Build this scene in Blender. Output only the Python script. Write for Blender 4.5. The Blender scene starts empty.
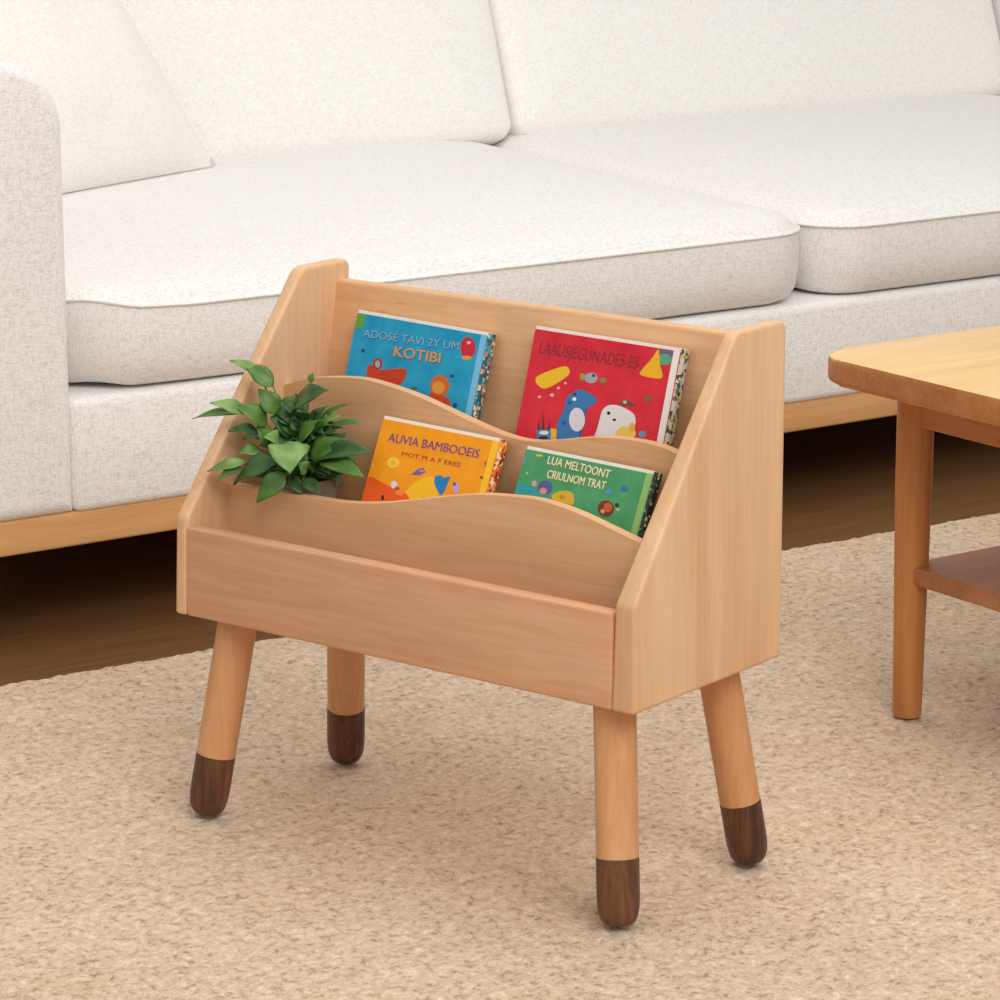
import bpy, bmesh, math, random
from mathutils import Vector, Matrix, noise
R = math.radians
S = bpy.context.scene
COL = S.collection
random.seed(4)

# ---------------------------------------------------------------- camera
cam_data = bpy.data.cameras.new('camera')
cam = bpy.data.objects.new('camera', cam_data); COL.objects.link(cam)
cam_data.sensor_width = 36.0
cam_data.lens = 36.0 * 3.2765
cam_data.clip_end = 60
cam.location = (-1.836, -2.411, 1.182)
cam.rotation_euler = (R(90 - 13.5293), 0, R(-34.9))
S.camera = cam

# ---------------------------------------------------------------- world, lights, exposure
W = bpy.data.worlds.new('world'); S.world = W; W.use_nodes = True
bg = W.node_tree.nodes['Background']
bg.inputs[0].default_value = (1.0, 0.98, 0.955, 1); bg.inputs[1].default_value = 0.44

def area_light(name, loc, target, sx, sy, watts, color):
    d = bpy.data.lights.new(name, 'AREA'); d.shape = 'RECTANGLE'; d.size = sx; d.size_y = sy
    d.energy = watts; d.color = color
    o = bpy.data.objects.new(name, d); COL.objects.link(o); o.location = loc
    o.rotation_euler = (Vector(target) - Vector(loc)).to_track_quat('-Z', 'Y').to_euler()
    return o
area_light('ceiling_softlight', (0.7, 0.75, 2.7), (0.6, 0.75, 0), 2.8, 1.8, 24, (1.0, 0.985, 0.965))
area_light('window_daylight', (-3.2, 0.2, 2.2), (0.2, 0.6, 0.4), 2.2, 1.8, 7, (1.0, 0.98, 0.96))
area_light('front_fill_light', (-0.7, -3.1, 3.4), (0.3, 0.6, 0.3), 3.0, 2.0, 108, (1.0, 0.985, 0.965))  # added fill from the camera side for sofa fronts and shelf, no actual window
S.view_settings.view_transform = 'Standard'; S.view_settings.look = 'None'
S.view_settings.gamma = 1.0; S.view_settings.use_curve_mapping = False
S.view_settings.exposure = 0.20

# ---------------------------------------------------------------- materials
def lin(c):
    return tuple(((v/255)/12.92 if v/255 <= .04045 else ((v/255+.055)/1.055)**2.4) for v in c) + (1.0,)

class NT:
    def __init__(s, name, rough=.6, spec=.3):
        s.m = bpy.data.materials.new(name); s.m.use_nodes = True; s.t = s.m.node_tree
        s.b = s.t.nodes['Principled BSDF']; s.b.inputs['Roughness'].default_value = rough
        s.b.inputs['Specular IOR Level'].default_value = spec
    def n(s, typ, **kw):
        nd = s.t.nodes.new(typ)
        for k, v in kw.items():
            if k in nd.inputs: nd.inputs[k].default_value = v
            else: setattr(nd, k, v)
        return nd
    def l(s, a, b): s.t.links.new(a, b)
    def coords(s, scale=(1, 1, 1), loc=(0, 0, 0)):
        c = s.n('ShaderNodeTexCoord'); mp = s.n('ShaderNodeMapping')
        mp.inputs['Scale'].default_value = scale; mp.inputs['Location'].default_value = loc
        s.l(c.outputs['Object'], mp.inputs['Vector']); return mp.outputs['Vector']
    def ramp(s, fac, stops):
        r = s.n('ShaderNodeValToRGB'); e = r.color_ramp.elements
        while len(e) < len(stops): e.new(.5)
        for el, (p, c) in zip(e, stops): el.position = p; el.color = c
        s.l(fac, r.inputs[0]); return r.outputs[0]
    def mix(s, f, a, b, blend='MIX'):
        m = s.n('ShaderNodeMix', data_type='RGBA', blend_type=blend)
        if isinstance(f, float): m.inputs[0].default_value = f
        else: s.l(f, m.inputs[0])
        for i, v in ((6, a), (7, b)):
            if isinstance(v, tuple): m.inputs[i].default_value = v
            else: s.l(v, m.inputs[i])
        return m.outputs[2]
    def bump(s, h, strength, dist, prev=None):
        b = s.n('ShaderNodeBump', Strength=strength, Distance=dist)
        s.l(h, b.inputs['Height'])
        if prev is not None: s.l(prev, b.inputs['Normal'])
        return b.outputs['Normal']

def flat(name, rgb, rough=.5, spec=.3, var=.0):
    m = NT(name, rough, spec); c = lin(rgb)
    if var:
        nz = m.n('ShaderNodeTexNoise', Scale=60.0, Detail=3.0); m.l(m.coords(), nz.inputs['Vector'])
        d = tuple(max(0, v*(1-var)) for v in c[:3]) + (1,)
        m.l(m.ramp(nz.outputs['Fac'], [(.35, d), (.65, c)]), m.b.inputs['Base Color'])
    else: m.b.inputs['Base Color'].default_value = c
    return m.m

def wood(name, light, mid, dark, axis, rough=.42, seed=0.0, pores=.5):
    """straight-grained timber; axis is the grain direction in the part's own coordinates"""
    m = NT(name, rough, .35)
    sc = [1, 1, 1]; sc[axis] = .07
    v = m.coords(tuple(sc), (seed, seed*1.7, seed*.6))
    n1 = m.n('ShaderNodeTexNoise', Scale=16.0, Detail=5.0, Roughness=.6, Distortion=.6); m.l(v, n1.inputs['Vector'])
    col = m.ramp(n1.outputs['Fac'], [(.30, lin(dark)), (.5, lin(mid)), (.72, lin(light))])
    n2 = m.n('ShaderNodeTexNoise', Scale=170.0, Detail=3.0, Roughness=.6); m.l(v, n2.inputs['Vector'])
    fine = m.ramp(n2.outputs['Fac'], [(.42, lin(dark)), (.62, lin(light))])
    col = m.mix(.22, col, fine)
    # short dark flecks
    sc2 = [1, 1, 1]; sc2[axis] = .12
    v2 = m.coords(tuple(sc2), (seed*2, .3, seed))
    vo = m.n('ShaderNodeTexVoronoi', Scale=130.0); m.l(v2, vo.inputs['Vector'])
    fl = m.ramp(vo.outputs['Distance'], [(.08, (1, 1, 1, 1)), (.16, (0, 0, 0, 1))])
    n3 = m.n('ShaderNodeTexNoise', Scale=9.0, Detail=2.0); m.l(v2, n3.inputs['Vector'])
    g = m.n('ShaderNodeMath', operation='MULTIPLY'); m.l(fl, g.inputs[0])
    m.l(m.ramp(n3.outputs['Fac'], [(.5, (0, 0, 0, 1)), (.7, (pores, pores, pores, 1))]), g.inputs[1])
    dk = tuple(x*.62 for x in lin(dark)[:3]) + (1,)
    col = m.mix(g.outputs[0], col, dk)
    m.l(col, m.b.inputs['Base Color'])
    m.l(m.bump(n2.outputs['Fac'], .06, .0006), m.b.inputs['Normal'])
    return m.m

BL, BM, BD = (232, 188, 144), (222, 172, 126), (206, 152, 106)      # beech
M = {}
M['beech_x'] = wood('beech_long_grain', BL, BM, BD, 0, seed=.3)
M['beech_x2'] = wood('beech_pinkish_grain', (226, 178, 140), (216, 163, 124), (198, 143, 104), 0, seed=2.3, pores=.7)
M['beech_z'] = wood('beech_upright_grain', (234, 194, 154), (226, 181, 139), (212, 164, 120), 2, seed=1.1, pores=.3)
M['beech_leg'] = wood('beech_turned', (222, 172, 124), (210, 154, 106), (194, 136, 90), 2, seed=4.2, pores=.3)
M['walnut'] = wood('dark_walnut', (146, 98, 62), (92, 58, 38), (54, 34, 25), 2, seed=5.0, rough=.36, pores=.2)
M['oak_top'] = wood('honey_oak_top', (243, 208, 152), (236, 196, 138), (222, 178, 120), 0, seed=6.0, rough=.4, pores=.3)
M['oak_edge'] = wood('honey_oak_edge', (204, 144, 88), (184, 122, 70), (162, 102, 56), 0, seed=6.6, rough=.45)
M['oak_leg'] = wood('honey_oak_turned', (206, 146, 86), (190, 126, 70), (170, 108, 58), 2, seed=7.0, rough=.42, pores=.3)
M['oak_y'] = wood('honey_oak_rail', (206, 144, 86), (190, 126, 72), (168, 106, 58), 1, seed=8.0, rough=.45, pores=.3)
M['oak_shelf'] = wood('honey_oak_shelf', (198, 140, 96), (182, 122, 82), (160, 102, 66), 0, seed=9.0, rough=.45, pores=.3)
M['sofa_rail'] = wood('oak_plinth', (226, 176, 122), (214, 160, 106), (198, 142, 90), 0, seed=3.0, rough=.5, pores=.3)

def linen(name, base, dark, amt=1.0):
    m = NT(name, .95, .1); m.b.inputs['Sheen Weight'].default_value = .15
    va = m.coords((110, 420, 420)); vb = m.coords((420, 420, 110)); vc = m.coords((420, 130, 420))
    na = m.n('ShaderNodeTexNoise', Scale=1.0, Detail=2.0); m.l(va, na.inputs['Vector'])
    nb = m.n('ShaderNodeTexNoise', Scale=1.0, Detail=2.0); m.l(vb, nb.inputs['Vector'])
    ncx = m.n('ShaderNodeTexNoise', Scale=1.0, Detail=2.0); m.l(vc, ncx.inputs['Vector'])
    s1 = m.n('ShaderNodeMath', operation='ADD'); m.l(na.outputs['Fac'], s1.inputs[0]); m.l(nb.outputs['Fac'], s1.inputs[1])
    s2 = m.n('ShaderNodeMath', operation='MULTIPLY_ADD'); m.l(ncx.outputs['Fac'], s2.inputs[0]); s2.inputs[1].default_value = .7
    m.l(s1.outputs[0], s2.inputs[2])
    sc = m.n('ShaderNodeMath', operation='MULTIPLY'); m.l(s2.outputs[0], sc.inputs[0]); sc.inputs[1].default_value = 1/2.7
    col = m.ramp(sc.outputs[0], [(.36, lin(dark)), (.52, lin(base)), (.66, tuple(min(1, x*1.06) for x in lin(base)[:3])+(1,))])
    m.l(col, m.b.inputs['Base Color'])
    m.l(m.bump(sc.outputs[0], .5*amt, .003), m.b.inputs['Normal'])
    return m.m
M['linen'] = linen('cream_linen', (240, 238, 235), (219, 213, 206))
M['linen_light'] = linen('pale_linen', (242, 240, 235), (230, 226, 219), .6)

def rug_mat():
    m = NT('beige_wool_pile', 1.0, .05); m.b.inputs['Sheen Weight'].default_value = .1
    v = m.coords((1, 1, .3))
    n1 = m.n('ShaderNodeTexNoise', Scale=105.0, Detail=4.0, Roughness=.7); m.l(v, n1.inputs['Vector'])
    n2 = m.n('ShaderNodeTexNoise', Scale=5.0, Detail=3.0); m.l(v, n2.inputs['Vector'])
    n3 = m.n('ShaderNodeTexNoise', Scale=260.0, Detail=2.0); m.l(v, n3.inputs['Vector'])
    a = m.ramp(n1.outputs['Fac'], [(.34, lin((130, 102, 76))), (.44, lin((204, 177, 149))), (.56, lin((224, 199, 173))), (.70, lin((246, 231, 214)))])
    b = m.ramp(n2.outputs['Fac'], [(.35, lin((208, 178, 142))), (.65, lin((232, 211, 192)))])
    c = m.mix(.22, a, b)
    d = m.ramp(n3.outputs['Fac'], [(.35, lin((186, 156, 126))), (.65, lin((236, 218, 196)))])
    m.l(m.mix(.2, c, d), m.b.inputs['Base Color'])
    h = m.n('ShaderNodeMath', operation='ADD'); m.l(n1.outputs['Fac'], h.inputs[0]); m.l(n3.outputs['Fac'], h.inputs[1])
    m.l(m.bump(h.outputs[0], .7, .004), m.b.inputs['Normal'])
    return m.m
M['rug'] = rug_mat()

def floor_mat():
    m = NT('brown_floorboards', .5, .35)
    v = m.coords((1, 1, 1))
    br = m.n('ShaderNodeTexBrick', Scale=1.0, offset=.37)
    br.inputs['Color1'].default_value = lin((118, 84, 50)); br.inputs['Color2'].default_value = lin((110, 77, 45))
    br.inputs['Mortar'].default_value = lin((96, 66, 38))
    br.inputs['Mortar Size'].default_value = .0015; br.inputs['Brick Width'].default_value = 1.4; br.inputs['Row Height'].default_value = .16
    m.l(v, br.inputs['Vector'])
    v2 = m.coords((.6, 14, 1))
    n = m.n('ShaderNodeTexNoise', Scale=6.0, Detail=6.0, Roughness=.65); m.l(v2, n.inputs['Vector'])
    m.l(m.mix(.5, br.outputs['Color'], m.ramp(n.outputs['Fac'], [(.35, lin((96, 66, 38))), (.65, lin((130, 94, 58)))])), m.b.inputs['Base Color'])
    return m.m
M['floor'] = floor_mat()
M['wall'] = flat('warm_white_paint', (236, 230, 222), .9, .1, .03)
M['paper'] = flat('white_page_edges', (238, 232, 222), .8, .1, .05)
M['pot'] = flat('grey_cream_ceramic', (176, 164, 142), .55, .3, .06)
M['soil'] = flat('potting_soil', (44, 32, 24), 1, .05, .4)
M['stem'] = flat('green_stem', (110, 140, 62), .5, .3, .15)
def leafm(name, a, b):
    m = NT(name, .42, .4)
    n = m.n('ShaderNodeTexNoise', Scale=45.0, Detail=3.0); m.l(m.coords(), n.inputs['Vector'])
    m.l(m.ramp(n.outputs['Fac'], [(.35, lin(a)), (.65, lin(b))]), m.b.inputs['Base Color'])
    m.b.inputs['Subsurface Weight'].default_value = .0
    return m.m
M['leaf'] = [leafm('leaf_deep_green', (42, 74, 34), (64, 102, 48)), leafm('leaf_mid_green', (66, 102, 40), (92, 130, 56)),
             leafm('leaf_fresh_green', (96, 132, 60), (128, 162, 86)), leafm('leaf_yellow_stalk', (150, 150, 50), (176, 166, 66))]

# ---------------------------------------------------------------- mesh helpers
def obj(name, bm, mats, parent=None, smooth=True, mw=None):
    me = bpy.data.meshes.new(name); bmesh.ops.recalc_face_normals(bm, faces=bm.faces); bm.to_mesh(me); bm.free()
    for x in (mats if isinstance(mats, (list, tuple)) else [mats]): me.materials.append(x)
    o = bpy.data.objects.new(name, me); COL.objects.link(o)
    if parent: o.parent = parent
    if mw is not None: o.matrix_local = mw
    if smooth:
        me.shade_smooth()
        me.set_sharp_from_angle(angle=R(38))
    return o

def tag(o, label, cat, group=None):
    o['label'] = label; o['category'] = cat
    if group: o['group'] = group
    return o

def thing(name, label, cat, mw, group=None):
    o = bpy.data.objects.new(name, None); COL.objects.link(o); o.empty_display_size = .05
    o.matrix_world = mw
    return tag(o, label, cat, group)

def structure(o): o['kind'] = 'structure'; return o

def box(bm, x0, x1, y0, y1, z0, z1, bev=0, seg=3):
    r = bmesh.ops.create_cube(bm, size=1.0)
    for v in r['verts']:
        v.co = Vector((x0+(v.co.x+.5)*(x1-x0), y0+(v.co.y+.5)*(y1-y0), z0+(v.co.z+.5)*(z1-z0)))
    if bev:
        es = list({e for v in r['verts'] for e in v.link_edges})
        bmesh.ops.bevel(bm, geom=es, offset=bev, segments=seg, profile=.5, affect='EDGES')
    return bm

def extrude_poly(bm, pts, thick, to3d, bev=0, seg=3):
    """pts: outline in 2D, to3d(u, v, w) places it, w from 0 to thick; rounds the two rims"""
    a = [bm.verts.new(to3d(u, v, 0)) for u, v in pts]; b = [bm.verts.new(to3d(u, v, thick)) for u, v in pts]
    fa = bm.faces.new(a); fb = bm.faces.new(list(reversed(b)))
    k = len(pts)
    for i in range(k): bm.faces.new((a[i], b[i], b[(i+1) % k], a[(i+1) % k]))
    if bev:
        bmesh.ops.bevel(bm, geom=list(fa.edges)+list(fb.edges), offset=bev, segments=seg, profile=.5, affect='EDGES')
    return bm

def round_corners(pts, radii, seg=6):
    out = []
    k = len(pts)
    for i in range(k):
        p = Vector(pts[i]); a = (Vector(pts[i-1])-p).normalized(); b = (Vector(pts[(i+1) % k])-p).normalized(); r = radii[i]
        if r <= 0: out.append(tuple(p)); continue
        ang = a.angle(b); d = r/math.tan(ang/2); c = p+(a+b).normalized()*(r/math.sin(ang/2))
        s, e = p+a*d-c, p+b*d-c
        for j in range(seg+1):
            t = j/seg; om = s.angle(e); v = (s*math.sin((1-t)*om)+e*math.sin(t*om))/math.sin(om)
            out.append(tuple(c+v))
    return out

def lathe(bm, prof, seg=32, M4=None):
    """prof: (r, z) pairs"""
    rings = []
    for r, z in prof:
        if r < 1e-6: rings.append([bm.verts.new((0, 0, z))])
        else: rings.append([bm.verts.new((r*math.cos(2*math.pi*i/seg), r*math.sin(2*math.pi*i/seg), z)) for i in range(seg)])
    for A, B in zip(rings, rings[1:]):
        for i in range(seg):
            j = (i+1) % seg
            if len(A) == 1 and len(B) == 1: continue
            if len(A) == 1: bm.faces.new((A[0], B[j], B[i]))
            elif len(B) == 1: bm.faces.new((A[i], A[j], B[0]))
            else: bm.faces.new((A[i], A[j], B[j], B[i]))
    if len(rings[0]) > 1: bm.faces.new(list(reversed(rings[0])))
    if len(rings[-1]) > 1: bm.faces.new(rings[-1])
    if M4 is not None:
        vs = [v for ring in rings for v in ring]
        bmesh.ops.transform(bm, matrix=M4, verts=vs)
    return bm

def tube(bm, pts, rad, seg=8):
    prev = None; up = Vector((.3, .2, 1)).normalized()
    k = len(pts)
    for i, p in enumerate(pts):
        p = Vector(p); d = (Vector(pts[min(i+1, k-1)])-Vector(pts[max(i-1, 0)])).normalized()
        s = d.cross(up)
        if s.length < .05: s = d.cross(Vector((1, 0, 0)))
        s.normalize(); t = s.cross(d)
        r = rad[i] if isinstance(rad, (list, tuple)) else rad
        ring = [bm.verts.new(p+(s*math.cos(2*math.pi*j/seg)+t*math.sin(2*math.pi*j/seg))*r) for j in range(seg)]
        if prev:
            for j in range(seg): bm.faces.new((prev[j], prev[(j+1) % seg], ring[(j+1) % seg], ring[j]))
        else: bm.faces.new(list(reversed(ring)))
        prev = ring
    bm.faces.new(prev)

def inset_poly(pts, d):
    out = []
    k = len(pts)
    for i in range(k):
        p, a, b = Vector(pts[i]), Vector(pts[i-1]), Vector(pts[(i+1) % k])
        u, v = (p-a).normalized(), (b-p).normalized()
        n1, n2 = Vector((-u.y, u.x)), Vector((-v.y, v.x))
        out.append(tuple(p+(n1+n2)*(d/(1+n1.dot(n2)))))
    return out

def slab(bm, pts, radii, r, thick, to3d, seg=4, cseg=7):
    """convex counter-clockwise outline with rounded corners, extruded, both rims rounded over by r"""
    st = [(r*(1-math.sin(math.pi/2*i/seg)), r*(1-math.cos(math.pi/2*i/seg))) for i in range(seg+1)]
    st = st+[(d, thick-w) for d, w in reversed(st)]
    rings = []
    for d, w in st:
        o = round_corners(inset_poly(pts, d), [max(q-d, .0008) for q in radii], cseg)
        rings.append([bm.verts.new(to3d(u, v, w)) for u, v in o])
    k = len(rings[0])
    for A, B in zip(rings, rings[1:]):
        for i in range(k): bm.faces.new((A[i], A[(i+1) % k], B[(i+1) % k], B[i]))
    bm.faces.new(list(reversed(rings[0]))); bm.faces.new(rings[-1])
    return bm

def rrect(hx, hy, r, seg=8, sides=14):
    """rounded rectangle outline with evenly subdivided straight sides"""
    r = max(min(r, hx*.999, hy*.999), 1e-4); pts = []
    cs = [(hx-r, hy-r, 0), (-hx+r, hy-r, 90), (-hx+r, -hy+r, 180), (hx-r, -hy+r, 270)]
    for i, (cx, cy, a0) in enumerate(cs):
        for j in range(seg+1):
            a = R(a0+90*j/seg); pts.append((cx+r*math.cos(a), cy+r*math.sin(a)))
        nx, ny, na = cs[(i+1) % 4]
        q = (nx+r*math.cos(R(na)), ny+r*math.sin(R(na))); p = pts[-1]
        for j in range(1, sides): pts.append((p[0]+(q[0]-p[0])*j/sides, p[1]+(q[1]-p[1])*j/sides))
    return pts

def cushion(bm, hx, hy, r, prof, warp=None, noise_amp=.0, seed=0.0):
    """stack of inset rounded-rectangle rings: prof = (inset, z); closes top and bottom"""
    rings = []
    for d, z in prof:
        rr = max(r-d, .012) if d >= 0 else r-d
        ring = []
        for x, y in rrect(hx-d, hy-d, rr):
            p = Vector((x, y, z))
            if noise_amp and d < prof[-1][0]:
                q = p*3.1+Vector((seed, seed*2, 0)); k = (noise.noise(q)+.4*noise.noise(q*2.6))*(1-max(0, d)/prof[-1][0])
                p.z += k*noise_amp; p.x += noise.noise(q+Vector((9, 0, 0)))*noise_amp*.6; p.y += noise.noise(q+Vector((0, 9, 0)))*noise_amp*.6
            if warp: p = Vector(warp(p))
            ring.append(bm.verts.new(p))
        rings.append(ring)
    k = len(rings[0])
    for A, B in zip(rings, rings[1:]):
        for i in range(k): bm.faces.new((A[i], A[(i+1) % k], B[(i+1) % k], B[i]))
    bm.faces.new(list(reversed(rings[0]))); bm.faces.new(rings[-1])
    return bm

def crown(h0, h1, depth, inner, n=16):
    """profile points rising from h0 at the rim to h1 in the middle"""
    out = []
    for i in range(1, n+1):
        t = i/n; d = inner*t**1.7
        out.append((d, h0+(h1-h0)*(1-(1-min(d/depth, 1))**2.6)))
    return out

# measured outlines, in metres in the coordinates of the bookshelf and of each book cover
FRONT_D=[(-0.5772, 0.1355), (-0.5541, 0.1356), (-0.5182, 0.1364), (-0.4758, 0.1372), (-0.4257, 0.138), (-0.386, 0.1418), (-0.3521, 0.1479), (-0.312, 0.157), (-0.2726, 0.166), (-0.2337, 0.1737), (-0.1954, 0.1773), (-0.1639, 0.1789), (-0.1327, 0.1763), (-0.1019, 0.1708), (-0.0714, 0.1632), (-0.0315, 0.1533)]
MID_D=[(-0.5747, 0.23), (-0.5528, 0.2371), (-0.524, 0.244), (-0.4885, 0.2484), (-0.4605, 0.2497), (-0.4259, 0.2464), (-0.3848, 0.2397), (-0.3444, 0.2299), (-0.3044, 0.2202), (-0.2715, 0.214), (-0.2454, 0.2123), (-0.2196, 0.2147), (-0.1876, 0.2212), (-0.1561, 0.2275), (-0.1249, 0.2307), (-0.094, 0.2308), (-0.0696, 0.228), (-0.0549, 0.2239)]
LEAVES=[
((-0.5361, 0.09, 0.2423),(-0.5691, 0.08, 0.2661),0.0183,1),
((-0.5533, 0.085, 0.2565),(-0.5844, 0.075, 0.2679),0.0110,2),
((-0.5166, 0.1, 0.2167),(-0.4601, 0.09, 0.2495),0.0281,0),
((-0.549, 0.06, 0.2168),(-0.5726, 0.03, 0.2307),0.0159,2),
((-0.5506, 0.06, 0.2166),(-0.5953, 0.025, 0.2117),0.0098,1),
((-0.5304, 0.09, 0.2142),(-0.5491, 0.08, 0.2406),0.0208,1),
((-0.5374, 0.08, 0.203),(-0.5554, 0.05, 0.226),0.0232,1),
((-0.5412, 0.07, 0.1958),(-0.5564, 0.04, 0.2008),0.0134,0),
((-0.5385, 0.07, 0.1769),(-0.5514, 0.05, 0.1739),0.0147,2),
((-0.5412, 0.05, 0.1669),(-0.5699, 0.02, 0.158),0.0110,2),
((-0.5015, 0.06, 0.1719),(-0.547, 0.035, 0.1448),0.0257,0),
((-0.5445, 0.05, 0.1592),(-0.5562, 0.02, 0.1499),0.0134,1),
((-0.4836, 0.05, 0.1619),(-0.5092, 0.03, 0.1309),0.0208,1),
((-0.4933, 0.06, 0.1921),(-0.4665, 0.035, 0.1683),0.0367,2),
((-0.483, 0.09, 0.1679),(-0.3988, 0.09, 0.1914),0.0257,0),
((-0.4677, 0.085, 0.1745),(-0.4013, 0.08, 0.1646),0.0208,1),
((-0.4845, 0.09, 0.1712),(-0.4435, 0.1, 0.1954),0.0232,1),
((-0.4719, 0.11, 0.2042),(-0.4353, 0.12, 0.2121),0.0073,1),
((-0.4928, 0.12, 0.2105),(-0.4619, 0.125, 0.228),0.0059,1),
((-0.4938, 0.085, 0.1864),(-0.4701, 0.085, 0.2158),0.0208,1),
((-0.5287, 0.1, 0.1923),(-0.5358, 0.1, 0.2275),0.0098,3),
((-0.5271, 0.105, 0.182),(-0.5307, 0.11, 0.2217),0.0171,1),
((-0.5005, 0.11, 0.2483),(-0.5022, 0.115, 0.2585),0.0068,1),
((-0.4832, 0.11, 0.1726),(-0.4606, 0.12, 0.1968),0.0196,0),
((-0.5303, 0.075, 0.182),(-0.5381, 0.065, 0.2031),0.0196,1),
((-0.519, 0.08, 0.1826),(-0.5228, 0.06, 0.1952),0.0220,2),
((-0.4901, 0.115, 0.2045),(-0.4695, 0.12, 0.2147),0.0110,2),
((-0.5052, 0.1, 0.1954),(-0.5173, 0.1, 0.2131),0.0196,0),
((-0.4854, 0.07, 0.1795),(-0.4619, 0.05, 0.1674),0.0171,0),
((-0.4819, 0.08, 0.1758),(-0.4883, 0.07, 0.191),0.0147,2),
((-0.4904, 0.1, 0.1542),(-0.4932, 0.1, 0.173),0.0147,0),
((-0.501, 0.08, 0.1467),(-0.4954, 0.06, 0.1679),0.0147,0),
((-0.4842, 0.075, 0.15),(-0.4566, 0.075, 0.1397),0.0147,0),
((-0.4984, 0.07, 0.1513),(-0.4756, 0.065, 0.1388),0.0147,0),
((-0.517, 0.07, 0.1559),(-0.5266, 0.06, 0.1659),0.0196,0),
((-0.5187, 0.065, 0.159),(-0.5305, 0.05, 0.1528),0.0171,1),
((-0.4605, 0.105, 0.1671),(-0.4372, 0.11, 0.1671),0.0171,0),
((-0.5265, 0.11, 0.1957),(-0.513, 0.12, 0.2127),0.0171,1),
((-0.542, 0.11, 0.2081),(-0.5346, 0.12, 0.2292),0.0147,1),
((-0.493, 0.1, 0.1827),(-0.4767, 0.11, 0.1927),0.0171,1),
((-0.544, 0.08, 0.1889),(-0.5544, 0.06, 0.1885),0.0147,1),
((-0.478, 0.1, 0.1559),(-0.465, 0.11, 0.1535),0.0122,0),
((-0.5376, 0.09, 0.1687),(-0.5304, 0.1, 0.1848),0.0196,0),
((-0.5591, 0.09, 0.1996),(-0.5525, 0.09, 0.2126),0.0147,0),
((-0.4825, 0.07, 0.1703),(-0.4844, 0.055, 0.1847),0.0183,1),
((-0.4646, 0.06, 0.1652),(-0.4679, 0.05, 0.176),0.0147,1),
((-0.4889, 0.06, 0.1808),(-0.4975, 0.045, 0.1727),0.0171,0),
]
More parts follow.
